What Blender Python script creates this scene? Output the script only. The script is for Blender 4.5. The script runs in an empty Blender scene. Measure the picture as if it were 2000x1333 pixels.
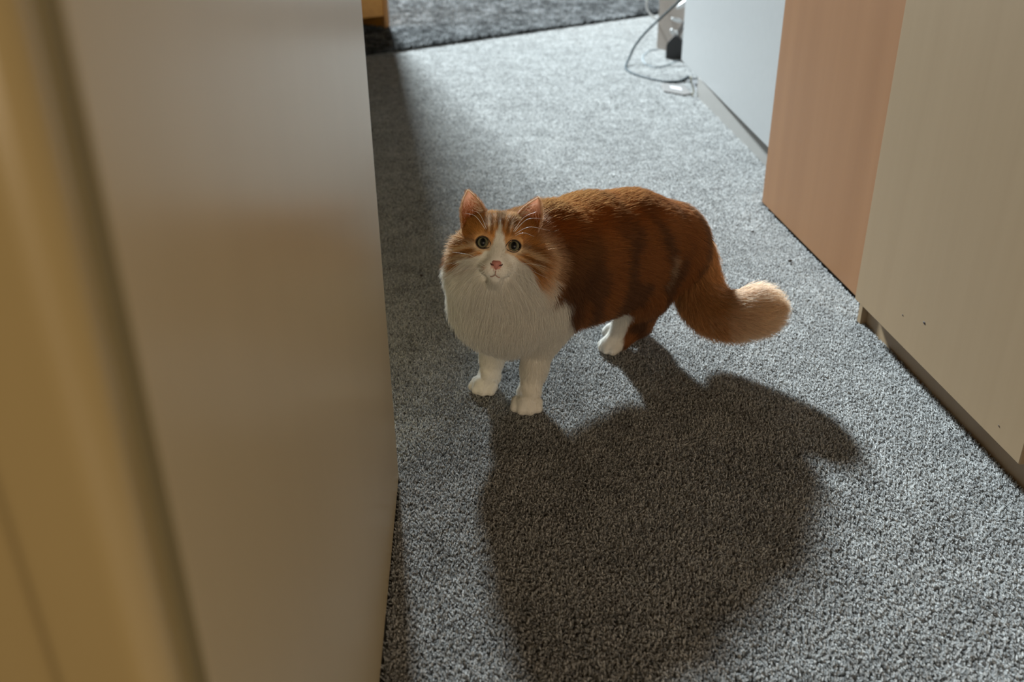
import bpy, bmesh, math, random
import numpy as np
from mathutils import Matrix, Vector

random.seed(7)
RNG = np.random.default_rng(11)
SC = bpy.context.scene
COL = SC.collection

# ------------------------------------------------------------------ camera
cam_data = bpy.data.cameras.new('camera')
cam = bpy.data.objects.new('camera', cam_data)
COL.objects.link(cam)
cam_data.sensor_width = 36.0
cam_data.lens = 31.95
cam_data.clip_start = 0.02
cam_data.clip_end = 60
RX = Vector((0.99829751, -0.05746348, -0.01000197))
DN = Vector((-0.03445491, -0.44261107, -0.8960515))
FW = Vector((0.04706325, 0.8948706, -0.44383743))
cm = Matrix.Identity(4)
for i in range(3):
    cm[i][0], cm[i][1], cm[i][2] = RX[i], -DN[i], -FW[i]
cm[2][3] = 0.85
cam.matrix_world = cm
cam_data.dof.use_dof = True
cam_data.dof.focus_distance = 1.50
cam_data.dof.aperture_fstop = 4.0
SC.camera = cam

# ------------------------------------------------------------------ world, lights, exposure
world = bpy.data.worlds.new('world')
SC.world = world
world.use_nodes = True
bg = world.node_tree.nodes['Background']
bg.inputs['Color'].default_value = (1.0, 0.72, 0.48, 1)
bg.inputs['Strength'].default_value = 0.020


def area_light(name, loc, target, w, h, power, col):
    d = bpy.data.lights.new(name, 'AREA')
    d.shape = 'RECTANGLE'
    d.size, d.size_y = w, h
    d.energy = power
    d.color = col
    o = bpy.data.objects.new(name, d)
    COL.objects.link(o)
    o.location = loc
    o.rotation_euler = (Vector(target) - Vector(loc)).to_track_quat('-Z', 'Y').to_euler()
    return o


# daylight through the large window of the far room, and a warm fill added low behind the camera for the cat's chest
area_light('window_daylight', (-1.42, 12.7, 5.97), (0.25, 1.6, 0.1), 0.80, 1.0, 7000, (0.82, 0.94, 1.0))
area_light('hall_fill', (0.65, -1.5, 0.9), (0.10, 1.4, 0.25), 1.2, 0.7, 22, (1.0, 0.82, 0.60))
area_light('bedside_lamp', (-0.45, -0.9, 0.85), (-0.14, 0.27, 0.7), 0.25, 0.25, 0.30, (1.0, 0.48, 0.10))

SC.view_settings.view_transform = 'Standard'
SC.view_settings.look = 'None'
SC.view_settings.exposure = 0.0
SC.view_settings.gamma = 1.0
SC.view_settings.use_curve_mapping = False
SC.cycles.max_bounces = 16
SC.cycles.diffuse_bounces = 5
SC.cycles.glossy_bounces = 8
SC.cycles.transmission_bounces = 12
SC.cycles.use_denoising = True
SC.cycles.sample_clamp_indirect = 6.0


# ------------------------------------------------------------------ materials
def new_mat(name):
    m = bpy.data.materials.new(name)
    m.use_nodes = True
    nt = m.node_tree
    return m, nt, nt.nodes['Principled BSDF']


def ramp(nt, fac, stops):
    r = nt.nodes.new('ShaderNodeValToRGB')
    els = r.color_ramp.elements
    while len(els) < len(stops):
        els.new(0.5)
    for e, (p, c) in zip(els, stops):
        e.position = p
        e.color = (*c, 1)
    nt.links.new(fac, r.inputs['Fac'])
    return r.outputs['Color']


def noise(nt, scale, detail=3, stretch=(1, 1, 1), rough=0.5):
    tc = nt.nodes.new('ShaderNodeTexCoord')
    mp = nt.nodes.new('ShaderNodeMapping')
    mp.inputs['Scale'].default_value = stretch
    nt.links.new(tc.outputs['Object'], mp.inputs['Vector'])
    n = nt.nodes.new('ShaderNodeTexNoise')
    n.inputs['Scale'].default_value = scale
    n.inputs['Detail'].default_value = detail
    n.inputs['Roughness'].default_value = rough
    nt.links.new(mp.outputs['Vector'], n.inputs['Vector'])
    return n.outputs['Fac']


def bump(nt, b, h, strength, dist):
    bp = nt.nodes.new('ShaderNodeBump')
    bp.inputs['Strength'].default_value = strength
    bp.inputs['Distance'].default_value = dist
    nt.links.new(h, bp.inputs['Height'])
    nt.links.new(bp.outputs['Normal'], b.inputs['Normal'])


def grain_mat(name, c0, c1, rough, stretch, scale=14, spec=0.4, bstr=0.05):
    m, nt, b = new_mat(name)
    f = noise(nt, scale, 4, stretch, 0.6)
    nt.links.new(ramp(nt, f, [(0.3, c0), (0.7, c1)]), b.inputs['Base Color'])
    b.inputs['Roughness'].default_value = rough
    b.inputs['Specular IOR Level'].default_value = spec
    if bstr:
        bump(nt, b, f, bstr, 0.001)
    return m


def plain_mat(name, c, rough=0.5, spec=0.4, metal=0.0):
    m, nt, b = new_mat(name)
    f = noise(nt, 40, 2)
    nt.links.new(ramp(nt, f, [(0.2, tuple(x * 0.94 for x in c)), (0.8, c)]), b.inputs['Base Color'])
    b.inputs['Roughness'].default_value = rough
    b.inputs['Specular IOR Level'].default_value = spec
    b.inputs['Metallic'].default_value = metal
    return m


M = {}
M['cream_paint'] = grain_mat('cream_door_paint', (0.51, 0.405, 0.245), (0.54, 0.43, 0.262), 0.28, (1, 1, 0.15), 9, 0.26, 0.02)
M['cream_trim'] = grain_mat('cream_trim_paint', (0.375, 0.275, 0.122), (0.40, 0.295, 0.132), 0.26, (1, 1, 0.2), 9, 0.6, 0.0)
M['birch'] = grain_mat('birch_veneer', (0.32, 0.220, 0.124), (0.34, 0.236, 0.135), 0.42, (9, 9, 0.35), 3, 0.4, 0.02)
M['beech'] = grain_mat('beech_veneer', (0.275, 0.124, 0.046), (0.315, 0.148, 0.058), 0.42, (8, 8, 0.3), 1.6, 0.4, 0.05)
M['beech_dark'] = grain_mat('brown_carcass', (0.36, 0.23, 0.13), (0.42, 0.28, 0.16), 0.5, (22, 22, 0.8), 3, 0.3, 0.04)
M['white_panel'] = plain_mat('white_laminate', (0.34, 0.34, 0.335), 0.4)
M['grey_plinth'] = plain_mat('grey_plinth_laminate', (0.29, 0.275, 0.255), 0.5)
M['desk_grey'] = plain_mat('grey_brown_laminate', (0.42, 0.37, 0.33), 0.5)
M['honey_wood'] = grain_mat('honey_wood', (0.62, 0.27, 0.05), (0.74, 0.34, 0.07), 0.4, (1.5, 18, 18), 2.5, 0.4, 0.05)
M['honey_post'] = grain_mat('honey_wood_post', (0.50, 0.23, 0.07), (0.58, 0.28, 0.09), 0.45, (18, 18, 1.5), 2.5, 0.4, 0.05)
M['black_plastic'] = plain_mat('black_plastic', (0.02, 0.02, 0.022), 0.45)
M['dark_cord'] = plain_mat('dark_teal_cord', (0.016, 0.030, 0.036), 0.75, 0.1)
M['white_plastic'] = plain_mat('white_plastic', (0.62, 0.62, 0.62), 0.4)
M['clear_grey'] = plain_mat('pale_grey_plastic', (0.13, 0.12, 0.112), 0.7, 0.1)
M['pale_cord'] = plain_mat('pale_grey_cord', (0.20, 0.235, 0.25), 0.7, 0.1)
M['olive_cord'] = plain_mat('olive_cord', (0.30, 0.27, 0.17), 0.4)
M['tray_pale'] = plain_mat('pale_plastic', (0.34, 0.32, 0.32), 0.6, 0.2)
M['shade_strip'] = plain_mat('dark_olive_shade', (0.24, 0.185, 0.085), 0.7, 0.2)
M['crumb'] = plain_mat('dark_crumb', (0.05, 0.035, 0.028), 0.8)


def pile_mat(name, attr='tint', rough=0.9, trans=0.4, spec=0.15):
    m, nt, b = new_mat(name)
    a = nt.nodes.new('ShaderNodeAttribute')
    a.attribute_name = attr
    nt.links.new(a.outputs['Color'], b.inputs['Base Color'])
    b.inputs['Roughness'].default_value = rough
    b.inputs['Specular IOR Level'].default_value = spec
    tr = nt.nodes.new('ShaderNodeBsdfTranslucent')
    nt.links.new(a.outputs['Color'], tr.inputs['Color'])
    mx = nt.nodes.new('ShaderNodeMixShader')
    mx.inputs['Fac'].default_value = trans
    nt.links.new(b.outputs['BSDF'], mx.inputs[1])
    nt.links.new(tr.outputs['BSDF'], mx.inputs[2])
    nt.links.new(mx.outputs['Shader'], nt.nodes['Material Output'].inputs['Surface'])
    return m


M['carpet_pile'] = pile_mat('carpet_yarn', 'tint', 0.5, 0.4, 0.5)
M['rug_pile'] = pile_mat('rug_yarn')
M['carpet_base'] = grain_mat('carpet_backing', (0.10, 0.10, 0.10), (0.16, 0.16, 0.16), 0.95, (1, 1, 1), 220, 0.1, 0.4)
M['rug_base'] = grain_mat('rug_backing', (0.03, 0.03, 0.032), (0.06, 0.06, 0.06), 0.95, (1, 1, 1), 90, 0.1, 0.4)


# ------------------------------------------------------------------ mesh helpers
def link(o, parent=None):
    COL.objects.link(o)
    if parent is not None:
        o.parent = parent
    return o


def mesh_obj(name, verts, faces, mat, parent=None, smooth=False):
    me = bpy.data.meshes.new(name)
    me.from_pydata([tuple(v) for v in verts], [], [tuple(f) for f in faces])
    me.update()
    if mat:
        me.materials.append(mat)
    if smooth:
        me.polygons.foreach_set('use_smooth', [True] * len(me.polygons))
    return link(bpy.data.objects.new(name, me), parent)


def bm_obj(name, bm, mat, parent=None, smooth=False):
    bmesh.ops.recalc_face_normals(bm, faces=bm.faces)
    me = bpy.data.meshes.new(name)
    bm.to_mesh(me)
    bm.free()
    me.materials.append(mat)
    if smooth:
        me.polygons.foreach_set('use_smooth', [True] * len(me.polygons))
    return link(bpy.data.objects.new(name, me), parent)


def prism_bm(poly, z0, z1, bevel=0.0, bm=None, segs=2):
    """vertical prism over a floor polygon"""
    own = bm is None
    b = bmesh.new()
    lo = [b.verts.new((x, y, z0)) for x, y in poly]
    hi = [b.verts.new((x, y, z1)) for x, y in poly]
    n = len(poly)
    b.faces.new(lo[::-1])
    b.faces.new(hi)
    for i in range(n):
        b.faces.new((lo[i], lo[(i + 1) % n], hi[(i + 1) % n], hi[i]))
    bmesh.ops.recalc_face_normals(b, faces=b.faces)
    if bevel > 0:
        bmesh.ops.bevel(b, geom=list(b.edges), offset=bevel, segments=segs, affect='EDGES', profile=0.5)
    if own:
        return b
    tmp = bpy.data.meshes.new('tmp')
    b.to_mesh(tmp)
    b.free()
    bm.from_mesh(tmp)
    bpy.data.meshes.remove(tmp)
    return bm


def box_poly(x0, x1, y0, y1):
    return [(x0, y0), (x1, y0), (x1, y1), (x0, y1)]


def catmull(pts, n=8):
    P = [np.array(p, float) for p in pts]
    P = [2 * P[0] - P[1]] + P + [2 * P[-1] - P[-2]]
    out = []
    for i in range(1, len(P) - 2):
        for k in range(n):
            t = k / n
            a, b, c, d = P[i - 1], P[i], P[i + 1], P[i + 2]
            out.append(0.5 * (2 * b + (c - a) * t + (2 * a - 5 * b + 4 * c - d) * t * t + (3 * b - a - 3 * c + d) * t ** 3))
    out.append(P[-2])
    return np.array(out)


def tube_mesh(path, radii, sides=8):
    path = np.asarray(path, float)
    n = len(path)
    radii = np.broadcast_to(np.asarray(radii, float), (n,))
    tang = np.gradient(path, axis=0)
    tang /= np.linalg.norm(tang, axis=1)[:, None] + 1e-12
    ref = np.array([0.3, 0.2, 1.0])
    verts, faces = [], []
    u = np.cross(tang[0], ref)
    u /= np.linalg.norm(u)
    for i in range(n):
        u = u - tang[i] * u.dot(tang[i])
        u /= np.linalg.norm(u)
        w = np.cross(tang[i], u)
        for k in range(sides):
            a = 2 * math.pi * k / sides
            verts.append(path[i] + radii[i] * (math.cos(a) * u + math.sin(a) * w))
    for i in range(n - 1):
        for k in range(sides):
            a, b = i * sides + k, i * sides + (k + 1) % sides
            faces.append((a, b, b + sides, a + sides))
    faces.append(tuple(range(sides))[::-1])
    faces.append(tuple((n - 1) * sides + k for k in range(sides)))
    return verts, faces


def tube(name, path, radii, mat, parent=None, sides=8):
    v, f = tube_mesh(path, radii, sides)
    return mesh_obj(name, v, f, mat, parent, True)


def thing(name, label, cat, loc=(0, 0, 0), group=None):
    o = bpy.data.objects.new(name, None)
    o.empty_display_size = 0.05
    o.location = loc
    COL.objects.link(o)
    o['label'] = label
    o['category'] = cat
    if group:
        o['group'] = group
    return o


def tag(o, label, cat, group=None):
    o['label'] = label
    o['category'] = cat
    if group:
        o['group'] = group
    return o


def adopt(o, root):
    """parent o to root keeping its world place (root is unrotated)"""
    o.parent = root
    o.location = o.location - root.location
    return o


def strands(name, pts, radius, tint, mat, parent=None, attr='tint', tint_point=None):
    """pts (N,K,3), radius (N,K) or (K,), tint (N,3): one hair-curves object"""
    N, K = pts.shape[:2]
    cu = bpy.data.hair_curves.new(name)
    cu.add_curves([K] * N)
    cu.attributes['position'].data.foreach_set('vector', np.ascontiguousarray(pts, dtype=np.float32).ravel())
    r = cu.attributes.get('radius') or cu.attributes.new('radius', 'FLOAT', 'POINT')
    r.data.foreach_set('value', np.ascontiguousarray(np.broadcast_to(radius, (N, K)), dtype=np.float32).ravel())
    c = cu.attributes.new(attr, 'FLOAT_COLOR', 'CURVE')
    cc = np.ones((N, 4), np.float32)
    cc[:, :3] = tint
    c.data.foreach_set('color', cc.ravel())
    cu.materials.append(mat)
    return link(bpy.data.objects.new(name, cu), parent)


# ------------------------------------------------------------------ structure: floor
FLOOR_Z = -0.006
floor = mesh_obj('floor', [(-4, -2, FLOOR_Z), (5, -2, FLOOR_Z), (5, 12, FLOOR_Z), (-4, 12, FLOOR_Z)], [(0, 1, 2, 3)], M['carpet_base'])
floor['kind'] = 'structure'

# door leaf standing open at the left
door1 = bm_obj('door_1', prism_bm(box_poly(-0.161, -0.121, 0.303, 1.2275), 0.004, 2.02, 0.0015), M['cream_paint'])
door1['kind'] = 'structure'

# door casing: front face towards the hall, rounded corners, drawn in plan and carried up the wall
prof = []
for k in range(9):
    a = math.pi / 2 * k / 8                      # rounded corner beside the door leaf
    prof.append((-0.1355 + 0.0140 * math.sin(a), 0.2770 - 0.0140 * math.cos(a)))
prof += [(-0.1215, 0.282), (-0.1365, 0.2845), (-0.1365, 0.2995), (-0.1645, 0.2995)]
for k in range(7):
    a = math.pi / 2 * (1 - k / 6)                # outer rounded corner
    prof.append((-0.158 - 0.0065 * math.sin(a), 0.2690 - 0.0065 * math.cos(a)))
nP = len(prof)
vv = [(x, y, FLOOR_Z) for x, y in prof] + [(x, y, 2.06) for x, y in prof]
ff = [tuple(range(nP))[::-1], tuple(range(nP, 2 * nP))] + [(i, (i + 1) % nP, (i + 1) % nP + nP, i + nP) for i in range(nP)]
bm = bmesh.new()
me_ = bpy.data.meshes.new('t')
me_.from_pydata(vv, [], ff)
bm.from_mesh(me_)
bpy.data.meshes.remove(me_)
trim1 = bm_obj('trim_1', bm, M['cream_trim'])
trim1['kind'] = 'structure'
bm_obj('groove_shade', prism_bm(box_poly(-0.136, -0.1205, 0.2848, 0.3026), 0, 2.04, 0.0008), M['shade_strip'], trim1)  # dark strip added in the hinge groove, standing in for its shade
wl = bm_obj('wall_left', prism_bm(box_poly(-1.6, -0.1655, 0.279, 0.395), FLOOR_Z, 2.5), M['cream_trim'])
wl['kind'] = 'structure'

# beech door leaf at the right, standing behind the birch cabinet
door2 = bm_obj('door_2', prism_bm(box_poly(0.889, 0.929, 1.775, 2.577), 0.008, 2.02, 0.002), M['beech'])
door2['kind'] = 'structure'

# ------------------------------------------------------------------ birch cabinet (right)
cab = thing('tall_cabinet', 'pale birch cabinet with recessed plinth at the right edge beside the brown door', 'cabinet', (0.845, 1.75, 0))


def part(name, bm, mat, root, smooth=False):
    return adopt(bm_obj(name, bm, mat, None, smooth), root)


part('side_panel', prism_bm(box_poly(0.8475, 1.42, 1.738, 1.754), 0, 2.0, 0.0008), M['birch'], cab)
part('plinth', prism_bm(box_poly(0.8605, 0.876, 0.2, 1.737), -0.004, 0.062, 0.0006), M['birch'], cab)
part('carcass', prism_bm(box_poly(0.847, 1.42, 0.2, 1.737), 0.0635, 2.0, 0.0006), M['beech_dark'], cab)
part('cabinet_door', prism_bm(box_poly(0.827, 0.8455, 1.1085, 1.7385), 0.0605, 1.99, 0.0012), M['birch'], cab)
part('cabinet_door', prism_bm(box_poly(0.8385, 0.8465, 0.45, 1.098), 0.066, 1.99, 0.0012), M['beech_dark'], cab)
for (y, z, r) in ((1.450, 0.139, 0.0035), (1.530, 0.118, 0.0018), (1.176, 0.0885, 0.0016)):
    b = bmesh.new()
    bmesh.ops.create_icosphere(b, subdivisions=2, radius=1)
    bmesh.ops.scale(b, vec=(0.0006, r * 1.35, r * 0.7), verts=b.verts)
    bmesh.ops.translate(b, vec=(0.8268, y, z), verts=b.verts)
    part('scuff_mark', b, M['crumb'], cab, True)

# ------------------------------------------------------------------ white cabinet (behind the beech door)
wc = thing('white_cabinet', 'white laminate cabinet with grey plinth beyond the brown door', 'cabinet', (1.05, 3.4, 0))


def wx(y):
    return 1.008 + 0.060 * (y - 3.03)


def px_(y):
    return 1.034 + 0.036 * (y - 3.03)


y0, y1 = 2.62, 4.625
part('door_panel', prism_bm([(wx(y0), y0), (wx(y0) + 0.02, y0), (wx(y1) + 0.02, y1), (wx(y1), y1)], 0.0885, 1.9, 0.001), M['white_panel'], wc)
part('carcass', prism_bm([(wx(y0) + 0.0215, y0), (wx(y0) + 0.5, y0), (wx(y1) + 0.5, y1), (wx(y1) + 0.0215, y1)], 0.0885, 1.9, 0.001), M['white_panel'], wc)
y1p = 4.16
part('plinth', prism_bm([(px_(y0), y0), (px_(y0) + 0.018, y0), (px_(y1p) + 0.018, y1p), (px_(y1p), y1p)], -0.004, 0.087, 0.0008), M['grey_plinth'], wc)

# ------------------------------------------------------------------ desk with cables
desk = thing('desk', 'grey-brown desk panel behind the white cabinet with black adapter and cables', 'desk', (1.2, 5.4, 0))
P0, P1 = np.array([1.174, 5.565]), np.array([1.300, 5.16])
dd = (P1 - P0) / np.linalg.norm(P1 - P0)
nn = np.array([-dd[1], dd[0]])
for off in (0.0, 0.95):
    q = [P0 + nn * off, P1 + nn * off, P1 + nn * (off + 0.022), P0 + nn * (off + 0.022)]
    part('side_panel', prism_bm([tuple(p) for p in q], -0.003, 0.715, 0.001), M['desk_grey'], desk)
q = [P0 - nn * 0.03 - dd * 0.03, P1 - nn * 0.03 + dd * 0.2, P1 + nn * 1.0 + dd * 0.2, P0 + nn * 1.0 - dd * 0.03]
part('desk_top', prism_bm([tuple(p) for p in q], 0.7165, 0.742, 0.002), M['desk_grey'], desk)

# ------------------------------------------------------------------ honey wood cabinet on the rug
RE, RN = np.array([0.765, 0.644]), np.array([-0.644, 0.765])
RUG_Z = 0.028
hc = thing('honey_wood_cabinet', 'honey-coloured tall wooden cabinet standing on the grey rug beyond the cream door', 'cabinet', (-0.9, 6.5, RUG_Z))
C0 = np.array([-0.462, 6.47])            # front right foot


def rp(a, b):
    p = C0 + RE * a + RN * b
    return (p[0], p[1])


def rect(a0, a1, b0, b1):
    return [rp(a0, b0), rp(a1, b0), rp(a1, b1), rp(a0, b1)]


for (a, b_) in ((-0.036, 0.0), (-0.036, 0.83), (-1.75, 0.0), (-1.75, 0.83)):
    part('leg', prism_bm(rect(a, a + 0.036, b_, b_ + 0.045), RUG_Z - 0.004, RUG_Z + 2.71, 0.003), M['honey_post'], hc)
part('front_panel', prism_bm(rect(-1.712, -0.0375, 0.008, 0.026), RUG_Z + 0.082, RUG_Z + 2.69, 0.001), M['honey_wood'], hc)
part('back_panel', prism_bm(rect(-1.712, -0.0375, 0.85, 0.868), RUG_Z - 0.004, RUG_Z + 2.69, 0.001), M['honey_wood'], hc)
for a in (-1.74, -0.026):
    part('side_panel', prism_bm(rect(a, a + 0.018, 0.0455, 0.8295), RUG_Z - 0.004, RUG_Z + 2.69, 0.001), M['honey_wood'], hc)
part('cabinet_top', prism_bm(rect(-1.77, 0.02, -0.02, 0.895), RUG_Z + 2.711, RUG_Z + 2.735, 0.003), M['honey_wood'], hc)

# ------------------------------------------------------------------ small cords and plastic bits
cord_path = catmull([(1.225, 5.24, 0.310), (1.165, 5.23, 0.257), (1.096, 5.20, 0.205), (1.024, 5.15, 0.154), (0.956, 5.10, 0.087),
                     (0.912, 5.03, 0.030), (0.878, 4.915, 0.006), (0.880, 4.76, 0.005), (0.935, 4.60, 0.005), (1.000, 4.50, 0.006),
                     (1.062, 4.478, 0.010), (1.105, 4.53, 0.012), (1.135, 4.585, 0.012)], 10)
tag(tube('dark_cable', cord_path, 0.0062, M['dark_cord'], None, 8), 'long dark cord curving from the desk down onto the bright carpet', 'cord')
loop = catmull([(1.176, 5.50, 0.006), (1.120, 5.47, 0.005), (1.065, 5.35, 0.005), (1.022, 5.20, 0.005), (1.004, 5.02, 0.005),
                (1.040, 4.91, 0.005), (1.110, 4.965, 0.005), (1.180, 5.07, 0.006), (1.215, 5.12, 0.006)], 10)
tag(tube('looped_cable', loop, 0.0034, M['pale_cord'], None, 8), 'thin pale grey cord looped on the carpet in front of the desk', 'cord')
curl = catmull([(1.140, 5.62, 0.36), (1.112, 5.61, 0.285), (1.107, 5.60, 0.245), (1.113, 5.60, 0.216), (1.140, 5.60, 0.185), (1.175, 5.60, 0.16)], 10)
tag(tube('white_cable', curl, 0.007, M['white_plastic'], None, 8), 'white cord curling out to the left of the desk panel', 'cord')
oc = catmull([(1.052, 4.150, 0.004), (1.062, 4.172, 0.030), (1.056, 4.20, 0.060), (1.058, 4.22, 0.080)], 8)
tag(tube('olive_cable', oc, 0.003, M['olive_cord'], None, 8), 'short olive cord hanging at the end of the grey plinth', 'cord')

ad = thing('power_adapter', 'black power adapter with tapered top hanging against the grey-brown desk panel', 'adapter', (1.19, 5.2, 0))
# block with a tapered head, in front of the desk panel
AO = np.array([1.170, 5.215])
AX = np.array([0.70, -0.714])
AX = np.array([0.94, -0.34])
AY = np.array([-AX[1], AX[0]]) * -1.0
prof2 = [(-0.012, 0.002), (0.082, 0.002), (0.082, 0.085), (0.050, 0.124), (0.028, 0.128), (-0.004, 0.092), (-0.012, 0.075)]
b = bmesh.new()
fr = [b.verts.new((*(AO + AX * u + AY * 0.03), z)) for u, z in prof2]
bk = [b.verts.new((*(AO + AX * u - AY * 0.01), z)) for u, z in prof2]
b.faces.new(fr)
b.faces.new(bk[::-1])
for i in range(len(fr)):
    j = (i + 1) % len(fr)
    b.faces.new((fr[i], bk[i], bk[j], fr[j]))
bmesh.ops.bevel(b, geom=list(b.edges), offset=0.003, segments=2, affect='EDGES', profile=0.5)
part('body', b, M['black_plastic'], ad)
for k, (u0, u1, zt) in enumerate(((0.030, 0.100, 0.245), (0.048, 0.110, 0.215))):
    p = catmull([(*(AO + AX * u0 + AY * 0.01), 0.122), (*(AO + AX * (u0 * 0.6 + u1 * 0.4) + AY * 0.015), 0.165), (*(AO + AX * u1 + AY * 0.01), zt)], 8)
    v, f = tube_mesh(p, 0.0045, 8)
    adopt(mesh_obj('lead', v, f, M['black_plastic'], None, True), ad)


def capsule_thing(name, p0, p1, r0, r1, mat, label, cat):
    pts = np.linspace(np.array(p0, float), np.array(p1, float), 9)
    rr = np.linspace(r0, r1, 9) * np.array([0.35, 0.8, 0.95, 1, 1, 1, 0.95, 0.8, 0.35])
    return tag(tube(name, pts, rr, mat, None, 10), label, cat)


capsule_thing('white_plug', (1.185, 5.17, 0.268), (1.262, 5.17, 0.310), 0.010, 0.021, M['white_plastic'], 'bright white plug high against the desk panel', 'plug')
capsule_thing('flat_white_plug', (1.163, 5.18, 0.218), (1.225, 5.18, 0.198), 0.009, 0.012, M['white_plastic'], 'small white connector lower on the desk panel above the black adapter', 'plug')
for k, (x, z, r) in enumerate(((1.165, 0.152, 0.012), (1.190, 0.146, 0.008), (1.228, 0.125, 0.014))):
    pos = ('left', 'middle', 'right')[k]
    capsule_thing('cable_tie', (x, 5.165, z + r), (x + 0.012, 5.165, z - r * 1.6), r, r * 0.8, M['white_plastic'], '%s one of three white cable ends tucked behind the black adapter' % pos, 'cable')

tray = thing('plastic_tray', 'small flat grey plastic piece on the carpet under the dark cord', 'plastic piece', (1.0, 4.3, 0))
part('base', prism_bm([(0.968, 4.450), (0.944, 4.262), (1.020, 4.165), (1.062, 4.190), (1.070, 4.390)], 0.002, 0.010, 0.003, None, 2), M['clear_grey'], tray)
part('pale_centre', prism_bm([(0.996, 4.375), (0.988, 4.300), (1.028, 4.240), (1.040, 4.325)], 0.0102, 0.012, 0.0006, None, 1), M['tray_pale'], tray)
for x, y, r, lab in ((0.789, 2.333, 0.0042, 'dark crumb on the carpet left of the brown door'),
                     (0.818, 2.110, 0.0050, 'dark crumb on the carpet above the tip of the cat tail'),
                     (-0.112, 2.087, 0.0040, 'dark crumb on the shaded carpet right beside the cream door')):
    b = bmesh.new()
    bmesh.ops.create_icosphere(b, subdivisions=2, radius=r)
    for v in b.verts:
        v.co *= random.uniform(0.75, 1.2)
        v.co.z *= 0.7
    bmesh.ops.translate(b, vec=(x, y, 0.004), verts=b.verts)
    tag(bm_obj('carpet_crumb', b, M['crumb'], None, True), lab, 'crumb', 'crumbs on the carpet')

# ------------------------------------------------------------------ shaggy rug
rug = thing('shag_rug', 'thick grey shaggy rug lying on the carpet in the far room', 'rug', (0.5, 6.4, 0))
RA = np.array([-1.509, 4.659])
RL, RW = 4.6, 4.2


def rugp(a, b):
    p = RA + RE * a + RN * b
    return (p[0], p[1])


part('backing', prism_bm([rugp(0, 0.012), rugp(RL, 0.012), rugp(RL, RW), rugp(0, RW)], -0.003, 0.012, 0.003), M['rug_base'], rug)


# value noise for tints and flow
def vnoise(p, scale, seed=0):
    q = np.asarray(p, float) * scale
    i = np.floor(q).astype(np.int64)
    f = q - i
    f = f * f * (3 - 2 * f)
    out = 0
    for dx in (0, 1):
        for dy in (0, 1):
            for dz in (0, 1):
                h = (i[:, 0] + dx) * 374761393 + (i[:, 1] + dy) * 668265263 + (i[:, 2] + dz) * 2147483647 + seed * 974711
                h = (h ^ (h >> 13)) * 1274126177
                h = ((h ^ (h >> 16)) & 0xffff) / 65535.0
                w = (f[:, 0] if dx else 1 - f[:, 0]) * (f[:, 1] if dy else 1 - f[:, 1]) * (f[:, 2] if dz else 1 - f[:, 2])
                out = out + h * w
    return out


def grid_pts(x0, x1, y0, y1, s):
    gx, gy = np.meshgrid(np.arange(x0, x1, s), np.arange(y0, y1, s))
    p = np.stack([gx.ravel(), gy.ravel()], 1)
    return p + RNG.uniform(-0.48, 0.48, p.shape) * s


def lean_strands(xy, z0, L, lean, K=4):
    n = len(xy)
    az = RNG.uniform(0, 2 * np.pi, n)
    az2 = az + RNG.normal(0, 1.1, n)
    ln = np.clip(RNG.normal(lean, 0.25, n), 0.1, 1.35)
    pts = np.zeros((n, K, 3))
    pts[:, 0, :2] = xy
    pts[:, 0, 2] = z0
    for k in range(1, K):
        t = k / (K - 1)
        a = az * (1 - t) + az2 * t
        tl = ln * (0.35 + 0.9 * t)
        step = L / (K - 1)
        pts[:, k, 0] = pts[:, k - 1, 0] + step * np.sin(tl) * np.cos(a)
        pts[:, k, 1] = pts[:, k - 1, 1] + step * np.sin(tl) * np.sin(a)
        pts[:, k, 2] = pts[:, k - 1, 2] + step * np.cos(tl)
    return pts


n_r = np.concatenate([grid_pts(0, RL, 0, 1.5, 0.0105), grid_pts(0, RL, 1.5, RW, 0.016)])
rxy = RA + n_r[:, :1] * RE + n_r[:, 1:] * RN
keep = (rxy[:, 0] > -1.1) & (rxy[:, 0] < 2.1) & (rxy[:, 1] < 9.0)
rxy, n_r = rxy[keep], n_r[keep]
p3 = np.concatenate([rxy, np.zeros((len(rxy), 1))], 1)
base = np.repeat(rxy, 2, 0) + RNG.normal(0, 0.004, (len(rxy) * 2, 2))
L = RNG.uniform(0.024, 0.042, len(base))
pts = lean_strands(base, 0.010, L, 0.75, 4)
tn = vnoise(np.repeat(p3, 2, 0), 26, 3) * 0.75 + RNG.uniform(0, 0.25, len(base))
g = 0.04 + 0.22 * np.clip((tn - 0.25) / 0.55, 0, 1) ** 1.3
tint = np.stack([g * 0.98, g, g * 1.01], 1)
rp_ = adopt(strands('pile', pts, np.array([0.0030, 0.0030, 0.0027, 0.0016]), tint, M['rug_pile']), rug)
rp_['kind'] = 'stuff'

# ------------------------------------------------------------------ carpet pile (real yarn ends over the visible floor)
pn = grid_pts(-0.30, 1.15, 0.60, 2.35, 0.0026)
pm = grid_pts(-0.35, 1.20, 2.35, 3.7, 0.0034)
pf = grid_pts(-0.95, 1.75, 3.7, 7.4, 0.0042)


def clip_floor(p):
    x, y = p[:, 0], p[:, 1]
    k = np.ones(len(p), bool)
    k &= ~((x > -0.166) & (x < -0.1185) & (y < 1.23))
    k &= ~((x < -0.166) & (y < 1.2))
    k &= ~((x > 0.859) & (y < 1.757))
    k &= ~((x > 0.8885) & (x < 0.931) & (y > 1.77) & (y < 2.58))
    k &= ~((x > 1.0) & (y < 2.6))
    k &= ~((x > wx(y) + 0.02) & (y < 4.62))
    k &= ~((x > 1.032 + 0.036 * (y - 3.03)) & (y > 2.4) & (y < 4.17))
    a = (p - RA) @ RN
    k &= a < 0.02
    k &= x > -0.17 * y - 0.02                      # beyond the left side of the view
    return p[k]


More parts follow.
